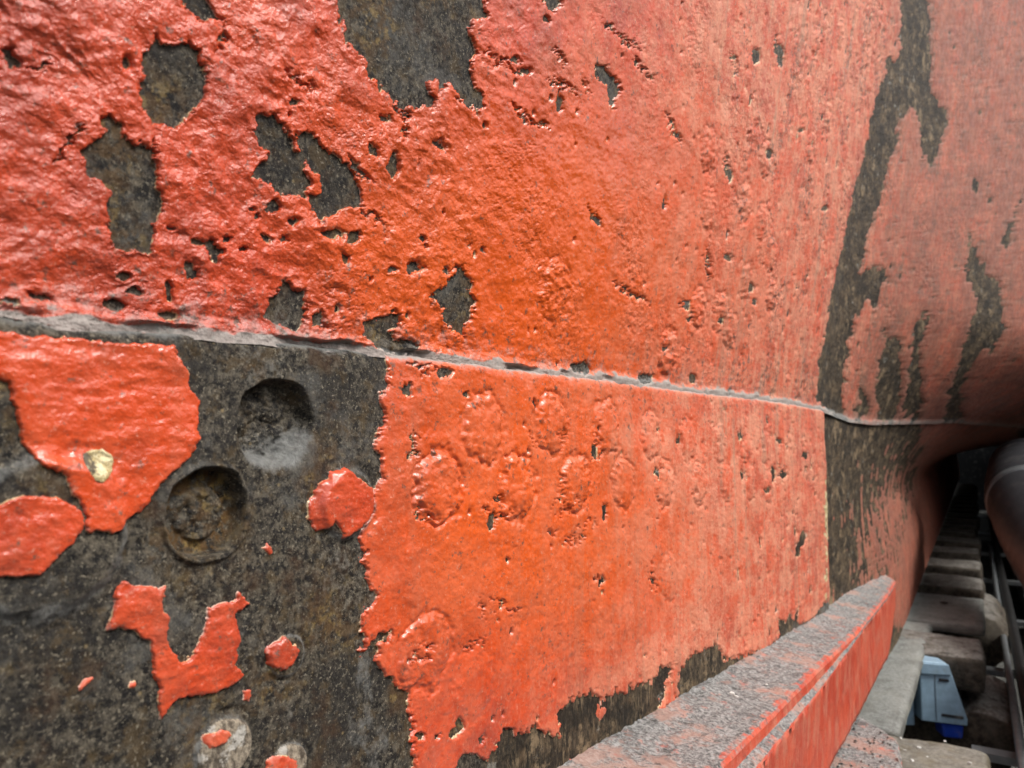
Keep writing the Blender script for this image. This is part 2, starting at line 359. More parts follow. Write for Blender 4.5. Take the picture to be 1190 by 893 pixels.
CRACK_U = [[(562,60),(590,78),(612,85)],[(633,95),(650,98),(668,106)],[(712,330),(722,334),(732,344),(745,348)],[(789,350),(797,358),(800,366)],[(400,187),(415,202),(425,210),(437,212)],[(415,247),(432,255),(445,268)],
 [(488,277),(494,290)],[(680,240),(697,262)],[(675,95),(685,108)],[(536,385),(541,398)],[(700,30),(722,45),(745,60)],[(735,70),(760,95)],[(330,85),(352,98),(365,102)],[(250,60),(262,45),(258,25)],[(178,160),(174,176)],
 [(95,145),(75,170),(60,195)],[(840,180),(846,215)],[(900,40),(905,80)],[(30,80),(60,77)],[(590,120),(610,140),(640,150)],[(770,130),(790,165)],[(850,60),(856,90)],[(455,95),(470,150),(466,165)],[(820,290),(824,330)],[(640,55),(655,75)]]
CRACK_L = [[(480,500),(478,520),(484,535)],[(470,423),(492,430),(512,428)],[(655,628),(675,620),(690,605)],[(480,590),(490,603),(502,600)],[(615,500),(618,515)],[(650,500),(652,512)],[(555,700),(560,715)],[(690,500),(692,515)],
 [(905,540),(907,560)],[(755,660),(760,690)],[(570,700),(600,712)],[(650,560),(652,575)],[(555,590),(575,600),(590,598)],[(640,590),(660,590),(668,584)],[(474,770),(500,750)],[(533,750),(560,745)]]
def line_sdf(pts, X, Y, w, far=20.):
    out = np.full(X.shape, -60.0); P = np.array(pts, float); x0, y0 = P.min(0) - far; x1, y1 = P.max(0) + far
    m = (X > x0) & (X < x1) & (Y > y0) & (Y < y1)
    if not m.any(): return out
    x = X[m]; y = Y[m]; d = np.full(x.shape, 1e9)
    for a, b in zip(P[:-1], P[1:]):
        e = b - a; t = np.clip(((x - a[0]) * e[0] + (y - a[1]) * e[1]) / (e @ e), 0, 1)
        d = np.minimum(d, np.hypot(x - a[0] - t * e[0], y - a[1] - t * e[1]))
    L0 = P[0]; L1 = P[-1]; mid = np.clip(np.minimum(np.hypot(x - L0[0], y - L0[1]), np.hypot(x - L1[0], y - L1[1])) / 8, 0, 1)
    out[m] = w * mid - d; return out
HOLES = [(316,495,.0300,.015,0), (233,596,.0262,.011,1)]
RIV_L = [(553,498,.9),(632,493,1.),(697,497,.9),(750,505,.8),(793,512,.7),(830,515,.8),(860,518,.8),(884,520,.7),(500,565,1.25),(592,566,1.2),(660,562,1.2),(717,560,1.),(765,562,1.),(805,563,.9),(838,560,.8),(866,560,.8),(888,565,.8),
         (485,755,.8),(770,670,.5),(540,795,.3)]
RIV_U = [(780,185,.8),(790,250,.7),(845,195,1.),(893,182,1.),(907,150,1.),(830,240,.9),(852,265,.9),(905,60,.9),(880,70,.9),(868,300,.8),(875,345,.9),(845,330,.8),(820,365,1.),(835,385,.8),(796,360,.9),(768,410,1.),(630,340,.6),(955,255,.7),(960,120,.5),(940,90,.5)]
def uv_of(px, py, x=-D):
    p = on_x(px, py, x); return p[1], p[2]

hull = empty('ship_hull', (-D, 1.2, ZB))
tag(hull, 'riveted iron ship hull in flaking red paint with bare rusty patches', 'ship hull')

def place(o):                 # parts are modelled in world space; hang them on their thing without moving them
    if o.parent: o.matrix_parent_inverse.identity(); o.location = -Vector(o.parent.location)
    return o

def common_noise(Sg, Zg, seed):
    return .0022 * fbm(Sg * 9, Zg * 9, 3, seed) + .0009 * fbm(Sg * 30, Zg * 30, 3, seed + 3)

def strake(Sg, Zg, off, seed, lower, aft=False):
    """returns dict of fields for one strake"""
    Xb = hull_x(Sg, Zg) + off
    PX, PY = project(Xb, Sg, Zg)
    inframe = (PX > -60) & (PX < 1260) & (PY > -60) & (PY < 960)
    # ragged edges: warp the coordinates the outlines are looked up in
    k = FPX / np.maximum(axial(Sg), .2) * 1.0
    wx = fbm(Sg * 60, Zg * 60, 5, seed + 40, .78); wy = fbm(Sg * 60, Zg * 60, 5, seed + 50, .78)
    if lower: wy = wy + .8 * gn(Sg * 170, Zg * 40, seed + 52) * sstep(520, 640, PX)
    fx = 13.0 * wx * np.clip(.55 / axial(Sg), .25, 1); fy = 13.0 * wy * np.clip(.7 / axial(Sg), .4, 1)
    jag = np.clip(.6 / axial(Sg), .3, 1)
    fx = fx + 2.6 * jag * gn(Sg * 210, Zg * 210, seed + 71); fy = fy + 2.6 * jag * gn(Sg * 210, Zg * 210, seed + 72)
    fw_ = sstep(1.5, 2.1, Sg)
    fx = fx + 9 * fw_ * fbm(Sg * 5, Zg * 20, 4, seed + 75, .7); fy = fy + 16 * fw_ * gn(Sg * 16, Zg * 4, seed + 76)
    X, Y = PX + fx, PY + fy
    bare = np.full(Sg.shape, -60.0)
    polys = [BARE_L_RIGHT, BARE_L_LOW] if lower and not aft else ([] if lower else BARE_U)
    for p in polys: bare = np.maximum(bare, poly_sdf(p, X, Y))
    spots = SPOT_L if lower and not aft else ([] if lower else SPOT_U)
    for c in spots: bare = np.maximum(bare, ell_sdf(c, PX + fx * .75, PY + fy * .75))
    if not aft:
        for ln in (CRACK_L if lower else CRACK_U): bare = np.maximum(bare, line_sdf(ln, PX + 1.5 * fx, PY + 1.5 * fy, 1.5))
    chalk_s = sstep(.25, 1.15, Sg)
    # random flecks and pits through the paint
    wd, wid = worley(Sg * 85, Zg * 60, seed + 9)
    wd2, wid2 = worley(Sg * 40, Zg * 26, seed + 29)
    dens = .05 + .34 * sstep(.9, 1.6, Sg) * (0.4 + sstep(-.1, .5, fbm(Sg * 4, Zg * 3, 3, seed + 77)))
    dens = dens + .10 * sstep(0, .5, fbm(Sg * 6, Zg * 6, 3, seed + 7))
    dens = dens * (1 - .75 * sstep(1.9, 2.4, Sg))
    if aft: dens = dens * .3
    cellpx = k / 85.0
    pit = np.where(wid < dens * .55, (.24 * (wid / .3 + .5) - wd + .22 * wx) * cellpx, -60)
    pit2 = np.where(wid2 < dens * .28, (.20 - wd2 + .25 * wy) * k / 40.0, -60)
    bare = np.maximum(bare, np.maximum(pit, pit2))
    out = ~inframe
    if out.any():
        rnd = (fbm(Sg * 7, Zg * 7, 4, seed + 88) - .30) * 60
        big = np.where(out & (PX < 600) , rnd, -60)
        if lower and not aft: big = np.where(out & (PY > 500) & (PX < 500), 60, big)
        bare = np.where(out, np.maximum(bare, big), bare)
    return dict(Xb=Xb, fx=fx, fy=fy, PX=PX, PY=PY, bare=bare, k=k, wx=wx, wy=wy, chalk=chalk_s)

def paint_detail(Sg, Zg, seed):
    near = 1 - sstep(.15, 1.0, Sg)
    a = fbm(Sg * 27 + .8 * gn(Sg * 8, Zg * 8, seed + 91), Zg * 32, 3, seed, .45)                                  # soft billows, drawn out along the hull
    b = 1 - 2 * np.abs(gn(Sg * 75 + 3 * a, Zg * 95, seed + 3)); b2 = fbm(Sg * 160, Zg * 170, 3, seed + 6, .6)
    wd, wid = worley(Sg * 38, Zg * 38, seed + 12)
    blister = np.where(wid > .72, np.clip(1 - wd / .38, 0, 1) ** .7, 0)
    crust = sstep(-.1, .5, fbm(Sg * 8, Zg * 8, 3, seed + 22))
    fine = fbm(Sg * 330, Zg * 330, 2, seed + 16, .7)
    scab = sstep(.05, .32, fbm(Sg * 12, Zg * 9, 3, 811)) * sstep(.75, 1.2, Sg) * (1 if seed < 120 else .25)
    h = (.0012 + .0031 * near) * a + .0007 * b * (.4 + crust) * (.4 + .6 * near) + (.0008 + .0009 * crust) * b2 * (1 - .7 * near) + .0005 * fine * (1 - .7 * near) + scab * .0055 * fbm(Sg * 70, Zg * 60, 3, 821) + .0014 * blister * (.3 + crust)
    # torn ridges
    u, v = Sg * .8 + Zg * .6, -Sg * .6 + Zg * .8
    rdg = np.abs(gn(u * 24 + a, v * 60 + 2 * b2, seed + 31)); h = h - .0011 * sstep(.10, 0, rdg) * sstep(.15, .5, gn(u * 11, v * 11, seed + 33))
    return h * (1 - .45 * sstep(1.8, 2.4, Sg))

def rivet_bumps(Sg, Zg, riv, seed, iron_amp=.0016):
    hI = np.zeros(Sg.shape); hP = np.zeros(Sg.shape); rmask = np.zeros(Sg.shape)
    for i, (a, b, amp) in enumerate(riv):
        s0, z0 = uv_of(a, b); r = .0255
        m = (abs(Sg - s0) < .07) & (abs(Zg - z0) < .07)
        if not m.any(): continue
        sx, zz = Sg[m] - s0, Zg[m] - z0
        q = np.hypot(sx, zz) / r + .22 * gn(sx * 60 + i * 7, zz * 60, seed) + .12 * gn(sx * 160 + i * 7, zz * 160, seed + 1)
        dome = np.clip(1 - q ** 4, 0, 1); ring = np.exp(-((q - 1) / .16) ** 2)
        hI[m] += iron_amp * dome * amp
        cr = fbm((Sg[m]) * 130, Zg[m] * 130, 3, seed + 60 + i)
        hP[m] += amp * (.0013 * dome + .0024 * ring * (cr + .45) + (.0011 if seed > 20 else .0040) * cr * sstep(1.3, .6, q) - .0020 * np.exp(-((q - 1.22) / .10) ** 2))
        rmask[m] = np.maximum(rmask[m], amp * (ring * .8 + dome * .3))
    return hI, hP, rmask

def build_strake(tagname, Sg, Zg, off, seed, lower=False, aft=False, edge_inset=None):
    F = strake(Sg, Zg, off, seed, lower, aft)
    PX, PY, bare, k = F['PX'], F['PY'], F['bare'], F['k']
    # plate normal ~ +x, leaning with the flare
    e = 1e-3
    dxs = (hull_x(Sg + e, Zg) - hull_x(Sg - e, Zg)) / (2 * e); dxz = (hull_x(Sg, Zg + e) - hull_x(Sg, Zg - e)) / (2 * e)
    N = np.stack([np.ones_like(Sg), -dxs, -dxz], -1); N /= np.linalg.norm(N, axis=-1, keepdims=True)
    C = common_noise(Sg, Zg, seed)
    rI, rP, rm = rivet_bumps(Sg, Zg, RIV_L if lower else RIV_U, seed)
    if aft: rI *= 0; rP *= 0; rm *= 0
    brown = sstep(1.55, 2.0, Sg) if not lower else sstep(520, 600, PX) * np.ones_like(Sg)
    if aft: brown = np.ones_like(Sg)
    fib = fbm(Sg * 150, Zg * 40, 4, seed + 5, .7)
    iron = C + rI + .0007 * fbm(Sg * 120, Zg * 120, 4, seed + 4, .7) + .0012 * fib * brown
    dust = np.zeros_like(Sg)
    sz = seam_z(Sg); dz = Zg - sz
    holes = []; heads = []; rust = .62 * sstep(.0, .45, fbm(Sg * 13, Zg * 13, 4, 606))
    if lower and not aft:
        for (a, b, r, dep, typ) in HOLES:
            s0, z0 = uv_of(a, b); q = np.hypot(Sg - s0, Zg - z0) / r
            q = q + .07 * gn((Sg - s0) * 60, (Zg - z0) * 60, 3)
            if typ == 0:
                low = sstep(-.15, -1.0, (Zg - z0) / r - .3 * (Sg - s0) / r)
                wdt = .16 + .42 * low
                bowl = np.clip((1.04 - q) / wdt, 0, 1); bowl = bowl * bowl * (3 - 2 * bowl)
                floor = dep * (.70 + .30 * np.clip(1 - q, 0, 1)) + .0075 * fbm(Sg * 50, Zg * 50, 5, 8, .62) - .003 * low + .0015 * np.exp(-((q - 1.06) / .05) ** 2)
                iron = iron - bowl * floor
                dust = np.maximum(dust, .80 * sstep(1.22, .85, q) * sstep(.25, -.55, (Zg - z0) / r - .3 * (Sg - s0) / r + .3 * F['wx']))  # pale tone paints the lit lower side of the hole
            else:
                rim = np.exp(-((q - 1.07) / .055) ** 2); bowl = sstep(1.02, .93, q); inner = sstep(.66, .55, q)
                iron = iron + .0034 * rim * (.8 + 1.2 * fbm(Sg * 60, Zg * 60, 3, 18)) + .0012 * inner + .002 * inner * fbm(Sg * 140, Zg * 140, 3, 19) - dep * bowl + .0030 * inner * (.5 + fbm(Sg * 90, Zg * 90, 3, 14)) + .0022 * bowl * fbm(Sg * 110, Zg * 110, 3, 15)
                rust = np.maximum(rust, 1.1 * bowl * (1 - inner) * sstep(1.1, .8, q))
            holes.append((q < (1.12 if typ == 0 else 1.2)))
        # collars round the capped rivets
        for (a, b, r, hgt) in [(394,585,.0235,.0030), (45,622,.037,.0040), (252,866,.0165,.0045), (325,889,.0140,.0035), (326,760,.0125,.0012)]:
            s0, z0 = uv_of(a, b); q = np.hypot(Sg - s0, Zg - z0) / r + .06 * gn((Sg - s0) * 80, (Zg - z0) * 80, 9)
            iron = iron + hgt * sstep(1.12, .9, q) - .0016 * np.exp(-((q - 1.25) / .14) ** 2) * np.clip(.6 + 1.5 * fbm(Sg * 50, Zg * 50, 3, 77), 0, 1.5)
            dust = np.maximum(dust, .62 * np.exp(-((q - 1.02) / .14) ** 2))
            if a in (252, 325): heads.append((q < 1.0, ['worn tan rivet head with a dark red patch of paint', 'tan rivet head cut by the bottom edge, capped in red'][len(heads)]))
    # dust along the joint, thicker just above it
    jn = fbm(Sg * 26, Zg * 60, 4, 4, .6)
    if not lower:
        jw = .40 + .60 * sstep(.3, .9, Sg)
        dust = np.maximum(dust, (1.25 - .62 * sstep(1.95, 2.3, Sg)) * sstep(.0125, .004, dz / jw + .013 * jn))
        dust = np.maximum(dust, .50 * np.exp(-(np.maximum(dz, 0) / .045)))
        iron = iron + .0035 * sstep(.012, .003, dz + .006 * jn)
        crack = sstep(-.12, .30, fbm(Sg * 13, Sg * 0 + 3, 3, 61)) * sstep(.0055, .0025, np.abs(dz - .0005 + .003 * jn))
        iron = iron - .0065 * crack * (1 - .8 * sstep(.55, 1.0, Sg))
    else: dust = np.maximum(dust, 1.1 * np.exp(-(np.maximum(-dz, 0) / .0045)))
    st = fbm(Sg * 30, Zg * 12, 4, seed + 66)
    dust_p = dust.copy()
    if lower and not aft:
        dust = np.maximum(dust, .50 * sstep(.06, .4, st) * sstep(230, 420, PX) * (PX < 560) * sstep(560, 660, PY))
        dust = np.maximum(dust, .42 * sstep(100, 0, np.hypot(PX - 400, (PY - 660) * .8)))
        dust = np.maximum(dust, .40 * sstep(60, 0, np.hypot(PX - 300, PY - 420) * .6))
        zl = CZ - .385
        dust = np.maximum(dust, .55 * sstep(.05, 0, Zg - zl))
    pd = paint_detail(Sg, Zg, seed + 100)
    area = sstep(-.05, .38, fbm(Sg * 7 + 3, Zg * 6, 3, 515)); nearL = 1 - sstep(.2, .75, Sg)
    rough = np.clip((.75 * nearL + (.16 + .55 * area) * (1 - nearL)) * (.5 if lower else 1), 0, 1)
    pd = pd * (.45 + .55 * rough if not lower else .32 + .4 * rough) + rP
    pf_ = .0015 * fbm(Sg * 17, Zg * 38, 3, seed + 301) + .0008 * fbm(Sg * 60, Zg * 130, 3, seed + 305) + .0018 * np.clip(gn(Sg * 33, Zg * 36, seed + 9) - .45, 0, 1)
    T = .0018 if not aft else .0008
    res = {}
    Pi = np.stack([F['Xb'], Sg, Zg], -1)
    def pos(h): return Pi + N * h[..., None]
    def faces(m): return m
    chalk = F['chalk'] * (.95 - .25 * sstep(1.8, 2.6, Sg)) + .05
    chalk = np.clip(chalk - .35 * sstep(.25, -.2, np.hypot((PX - 640) / 260, (PY - 300) / 190) - 1) - .25 * sstep(.3, -.2, np.hypot((PX - 640) / 200, (PY - 640) / 120) - 1), .03, 1)
    if lower: chalk = np.maximum(chalk, .20 + .42 * sstep(560, 860, PX))
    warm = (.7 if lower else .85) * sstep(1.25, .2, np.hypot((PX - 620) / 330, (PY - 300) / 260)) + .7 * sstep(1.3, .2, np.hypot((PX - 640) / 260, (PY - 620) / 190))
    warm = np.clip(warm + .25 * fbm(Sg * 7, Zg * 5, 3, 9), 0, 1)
    scab = sstep(.05, .32, fbm(Sg * 12, Zg * 9, 3, 811)) * sstep(.75, 1.2, Sg) * (0 if lower else 1)
    grime = np.clip(.25 + .9 * scab + .5 * sstep(.9, 1.7, Sg) + .5 * rm + .5 * np.exp(-(dz / .05) ** 2) + .4 * sstep(0, .4, st), 0, 2.0)
    attrs_i = dict(rust=rust, brown=brown, dust=dust, halo=np.exp(-np.maximum(bare, 0) / 4.5) * (bare > -8))
    worn = sstep(1.75, 2.2, Sg) * .37 + .22 * sstep(1.1, 1.7, Sg) * (0.5 + fbm(Sg * 5, Zg * 2, 3, 404))
    flakes = []
    if lower and not aft:
        fw = .55
        for lab, th, poly in FLAKES:
            flakes.append((lab, th, poly_sdf(poly, PX + .62 * F['fx'], PY + .62 * F['fy']), 'paint_flake'))
        for lab, th, poly in PRIMER:
            flakes.append((lab, th, poly_sdf(poly, PX + 3 * F['wx'], PY + 3 * F['wy']), 'primer_patch'))
    if aft:
        # smears of worn paint left among the corrosion, drawn downwards
        stv = fbm(Sg * 26, Zg * 7, 4, 301, .6); stf = fbm(Sg * 90, Zg * 30, 4, 311, .65)
        red = poly_sdf([(1079,494),(1125,494),(1170,480),(1200,600),(1060,720),(1035,720),(1052,640),(1066,580),(1074,540)], PX, PY)
        mot = poly_sdf([(1003,560),(1040,535),(1060,520),(1075,540),(1070,720),(985,720),(995,640)], PX, PY)
        pm = np.maximum(red * .10 + .9 + 2.2 * stv, mot * .03 - .55 + 2.6 * stv + 1.6 * stf) * 6
        bare = np.where(PX > 940, -pm, bare)
        bare = np.clip(bare, -60, 60)
    sdf = -bare
    # keep paint from standing exactly on the iron
    ph = iron * 1.0 + T * np.clip(sdf / 1.1, -1, 1) + np.maximum(pd + .0006, -T * .7) * sstep(0, 7, sdf)
    # edges lift a little
    ph = ph + .0007 * np.exp(-((sdf - 2.5) / 2.0) ** 2) * (.5 + F['wy'])
    if edge_inset is not None:
        iron = iron - edge_inset; ph = ph - edge_inset
    PIc, PPc = pos(iron), pos(ph)
    R, Cn = Sg.shape
    allf = np.ones((R - 1, Cn - 1), bool)
    def fany(m): return m[:-1, :-1] | m[1:, :-1] | m[:-1, 1:] | m[1:, 1:]
    hf = np.zeros_like(allf)
    for i, h in enumerate(holes):
        hm = fany(h) & ~hf; hf |= hm
        o = grid_obj('rivet_hole', PIc, hm, IRON, hull, attrs_i); place(o)
        o['label'] = ['deep empty rivet hole with its lit lower lip painted pale', 'shallow rivet hole ringed with ochre rust'][i]
    for hm0, lb in heads:
        hm = fany(hm0) & ~hf; hf |= hm
        o = place(grid_obj('rivet_head', PIc, hm, TAN, hull, attrs_i)); o['label'] = lb
    o = place(grid_obj(tagname, PIc, allf & ~hf, IRON, hull, attrs_i))
    worn = worn + .38 * sstep(1.7, 2.0, Sg) * np.exp(-np.maximum(sdf, 0) / 4)
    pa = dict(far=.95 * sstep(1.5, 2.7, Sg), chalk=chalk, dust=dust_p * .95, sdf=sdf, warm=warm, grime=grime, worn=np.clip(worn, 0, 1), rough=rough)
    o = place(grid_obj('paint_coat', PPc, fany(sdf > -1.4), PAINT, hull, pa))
    for lab, th, f, nm in flakes:
        m = f > -1.6
        if not m.any(): continue
        fh = iron + th * .0016 * np.clip(f / 1.1, -1, 1) + (np.maximum(pf_ + .0008, -.0004) * th) * sstep(0, 8, f) + .0010 * np.exp(-((f - 3) / 2.2) ** 2) * (.4 + F['wy']) * th
        pf = dict(rough=np.full_like(f, .35), chalk=np.full_like(f, .12 if th == 1 else .35), dust=dust_p * .25 + .42 * np.exp(-np.maximum(f, 0) / 5) * (th == 1) * (PX < 150) * (PY > 560), sdf=f, warm=np.full_like(f, .12 if 'broad' in lab else .0), grime=np.full_like(f, .25))
        o = place(grid_obj(nm, pos(fh), fany(m), PAINT if nm == 'paint_flake' else CREAM, hull, pf)); o['label'] = lab
    return F, PIc, PPc

# upper strake
zt = lambda s: CZ + (520 + 60) / 860 * (axial(s)) * 1.0
sz = seam_z(cFull)
tauA = np.concatenate([np.linspace(0, 1, int(580 / 1.3)), 1 + np.linspace(0, 1, 26)[1:] * .9])
Sg = np.tile(cFull, (len(tauA), 1)); Zg = (sz - .004)[None] + (zt(cFull) - sz + .004)[None] * tauA[:, None]
build_strake('upper_plate', Sg, Zg, 0.0, 11)
# lower strake, proud of the upper one, up to its butt
zv = np.maximum(ZB, CZ - (893 + 30 - 510) / 860 * axial(cA)); sz = seam_z(cA)
tauB = np.linspace(0, 1, int(545 / 1.3))
Sg = np.tile(cA, (len(tauB), 1)); Zg = sz[None] + (zv - sz)[None] * tauB[:, None]
ext = np.linspace(0, 1, 22)[1:]
ZgE = zv[None] + (ZB - 1e-4 - zv)[None] * ext[:, None]
Zg = np.concatenate([Zg, ZgE]); Sg = np.tile(cA, (len(Zg), 1))
ei = np.maximum(0, PROUD * 1.2 * np.exp(-((sz[None] - Zg) / .0022))) + PROUD * 1.4 * np.exp(-((cA[-1] - Sg) / .006))
build_strake('lower_plate', Sg, Zg, PROUD, 23, lower=True, edge_inset=ei)
# after part of the lower strake
sB2 = np.concatenate([[S_END - .03, S_END - .015], far_s]); sz = seam_z(sB2)
tau = np.linspace(0, 1, 330); Sg = np.tile(sB2, (len(tau), 1)); Zg = sz[None] + (ZB - sz)[None] * tau[:, None]
build_strake('after_plate', Sg, Zg, -.002, 37, lower=True, aft=True)


# ------------------------------------------------------------------ ledges along the foot of the hull
def red_ledge_material():
    m = NM('dusty_red_ledge'); dust = m.attr('dust')
    c = m.mix(m.rng(m.noise(12, 5), .4, .62), (.50, .060, .028), (.62, .090, .040))
    c = m.mix(m.math('MULTIPLY', m.rng(m.noise(40, 7, .72, (1, 1, .45)), .42, .66), .75), c, (.60, .23, .15))
    c = m.mix(m.rng(m.noise(150, 6, .75), .62, .70, 0, .8), c, (.10, .07, .05))
    dn = m.math('MULTIPLY', m.math('SUBTRACT', m.noise(30, 8, .75), .5), 3.0)
    dd = m.rng(m.math('ADD', dust, dn), .25, .75)
    g = m.mix(m.rng(m.noise(200, 6, .8), .38, .62), (.085, .083, .08), (.36, .355, .34))
    g = m.mix(m.rng(m.noise(22, 7, .75), .52, .62, 0, .75), g, (.085, .082, .08))
    g = m.mix(m.rng(m.noise(34, 4, .7), .58, .68, 0, .55), g, (.50, .22, .16))
    g = m.mix(m.rng(m.noise(11, 6, .7), .50, .60, 0, .6), g, (.46, .27, .21))
    g = m.mix(m.rng(m.noise(60, 6, .8), .56, .64, 0, .85), g, (.05, .048, .045))
    c = m.mix(dd, c, g)
    b = m.bump(m.noise(130, 7, .75), .004, .7); b = m.bump(m.noise(480, 4, .75), .0012, .6, b)
    return m.out(c, m.rng(dd, 0, 1, .48, .92), b, spec=.4)
LEDGE = red_ledge_material()
def zin(s): return CZ - (.330 + (s - .65) * .058)
def loft(name, prof, svals, mat, parent, amp, seed, sub=14, label=None):
    """prof(s) -> list of (x, z, dust); each span is cut into sub pieces"""
    rows = []; dst = []
    for s in svals:
        pr = prof(s); r = []; dd = []
        for (x0, z0, d0), (x1, z1, d1) in zip(pr[:-1], pr[1:]):
            n = max(2, int(sub * math.hypot(x1 - x0, z1 - z0) / .03))
            n = sub
            for i in range(n):
                t = i / n; r.append((x0 + (x1 - x0) * t, s, z0 + (z1 - z0) * t)); dd.append(d0)
        r.append((pr[-1][0], s, pr[-1][1])); dd.append(pr[-1][2]); rows.append(r); dst.append(dd)
    P = np.array(rows).transpose(1, 0, 2); Dd = np.array(dst).T
    n1 = fbm(P[..., 1] * 40 + P[..., 2] * 9, P[..., 0] * 60 + P[..., 2] * 45, 5, seed, .6)
    n2 = fbm(P[..., 1] * 9, P[..., 0] * 14 + P[..., 2] * 12, 3, seed + 5)
    h = amp * (n1 * (.7 + 2.2 * Dd) + 1.5 * n2)
    du = np.gradient(P, axis=0); dv = np.gradient(P, axis=1)
    N = np.cross(dv, du); N /= np.linalg.norm(N, axis=-1, keepdims=True) + 1e-9
    P = P + N * h[..., None] * -1
    o = grid_obj(name, P, np.ones((P.shape[0] - 1, P.shape[1] - 1), bool), mat, parent, dict(dust=Dd))
    if parent: place(o)
    if label: o['label'] = label
    return o
def lip_x(s):   # outer edge of the ledge
    return float(np.interp(s, [.2, .757, 1.68, 2.25, 2.66, 2.74], [-.262, -.277, -.303, -.333, -.3635, -.39]))
def ledge_prof(s):
    z = float(zin(s)); xl = lip_x(s); wst = .017 * max(0, min(1, (1.72 - s) / .95)) + .0005
    r = .012 * max(.06, min(1, (1.76 - s) / .5)); endk = float(sstep(2.78, 2.3, np.array(s)))
    xin = float(hull_x(np.array(s), np.array(z))) - .012
    dp = .151 * (.3 + .7 * endk)
    return [(xin, z + .010, 1.0), (xin + .5 * (xl - xin), z + .001, .95), (xl - .010, z - .003, .62), (xl - .003, z - .004, .35), (xl, z - .008, .02), (xl + .001, z - .008 - r, .85), (xl + wst * .9, z - .010 - r - .004, .15),
            (xl + wst, z - .016 - r, 0.0), (xl + wst * .9 - .004, z - .02 - dp, .1), (xin, z - .03 - dp, .1)]
sv = np.concatenate([np.linspace(.16, .6, 60), np.linspace(.6, 1.68, 420)[1:], np.linspace(1.69, 2.74, 180)])
loft('bilge_ledge', ledge_prof, sv, LEDGE, hull, .0016, 5, 16, 'dusty ledge with a red face along the foot of the hull')
def foot_prof(s):
    z = CZ - .566; e = float(np.clip((1.70 - s) / .10, 0, 1)) ** .5
    xo = -.345 + (.115 + .20 * np.clip(1.62 - s, 0, .5)) * e + .001
    return [(-.40, z + .002, .95), (xo - .006, z - .002, .85), (xo, z - .009, .0), (xo + .004, z - .075, .0), (-.39, z - .078, 0)]
loft('foot_block', foot_prof, np.linspace(.8, 1.699, 200), LEDGE, hull, .0016, 8, 22, 'lower red block strewn with dark grit')
# unseen boxes standing for the ship's body, added to block light under the hull
def box_faces(x0, x1, y0, y1, z0, z1):
    v = [(x0,y0,z0),(x1,y0,z0),(x1,y1,z0),(x0,y1,z0),(x0,y0,z1),(x1,y0,z1),(x1,y1,z1),(x0,y1,z1)]
    return v, [(0,3,2,1),(4,5,6,7),(0,1,5,4),(1,2,6,5),(2,3,7,6),(3,0,4,7)]
v, f = box_faces(-3.0, -1.25, -1.5, 11, ZB + .01, 3.4)
place(mesh_obj('hull_blocker', v, f, IRON, hull, smooth=False))
v, f = box_faces(-1.3, -.47, -1.5, 1.9, ZB + .012, ZB + .05)
place(mesh_obj('bottom_blocker', v, f, IRON, hull, smooth=False))

# ------------------------------------------------------------------ rough boxes: weathered timber and stone
def rough_box(name, size, mat, parent=None, amp=.004, seed=0, step=.02, fib=None, loc=(0,0,0), rz=0, chamfer=.006):
    """box centred on x,y with its base at z=0, cut fine, edges worn and faces displaced"""
    sx, sy, sz_ = size
    nx, ny, nz = [max(2, int(q / step)) for q in size]
    V = {}; verts = []; faces = []
    def vid(i, j, k):
        if (i, j, k) not in V: V[(i, j, k)] = len(verts); verts.append((i / nx * sx - sx / 2, j / ny * sy - sy / 2, k / nz * sz_))
        return V[(i, j, k)]
    for i in range(nx):
        for j in range(ny):
            faces.append((vid(i,j,0), vid(i,j+1,0), vid(i+1,j+1,0), vid(i+1,j,0))); faces.append((vid(i,j,nz), vid(i+1,j,nz), vid(i+1,j+1,nz), vid(i,j+1,nz)))
    for i in range(nx):
        for k in range(nz):
            faces.append((vid(i,0,k), vid(i+1,0,k), vid(i+1,0,k+1), vid(i,0,k+1))); faces.append((vid(i,ny,k), vid(i,ny,k+1), vid(i+1,ny,k+1), vid(i+1,ny,k)))
    for j in range(ny):
        for k in range(nz):
            faces.append((vid(0,j,k), vid(0,j,k+1), vid(0,j+1,k+1), vid(0,j+1,k))); faces.append((vid(nx,j,k), vid(nx,j+1,k), vid(nx,j+1,k+1), vid(nx,j,k+1)))
    P = np.array(verts); H = np.array([sx/2, sy/2, sz_/2]); Cc = np.array([0, 0, sz_/2]); Q = P - Cc
    # worn corners
    E = H - np.abs(Q); near2 = np.sort(E, axis=1)[:, 1]; Q = Q - np.sign(Q) * (E < 1e-6) * (np.clip(chamfer - near2, 0, None) * .8)[:, None]
    f1 = fib or (8, 8)
    nn = fbm(Q[:, 0] * 18 + Q[:, 1] * 7, Q[:, 2] * f1[1] + Q[:, 1] * f1[0], 4, seed, .6)
    n2 = fbm(Q[:, 1] * 3 + seed, Q[:, 0] * 3 + Q[:, 2] * 4, 3, seed + 3)
    Q = Q + np.sign(Q) * (E < 1e-6) * (nn * amp + n2 * amp * 1.5)[:, None]
    o = mesh_obj(name, Q + Cc, faces, mat, parent); o.location = loc; o.rotation_euler = (0, 0, rz); return o
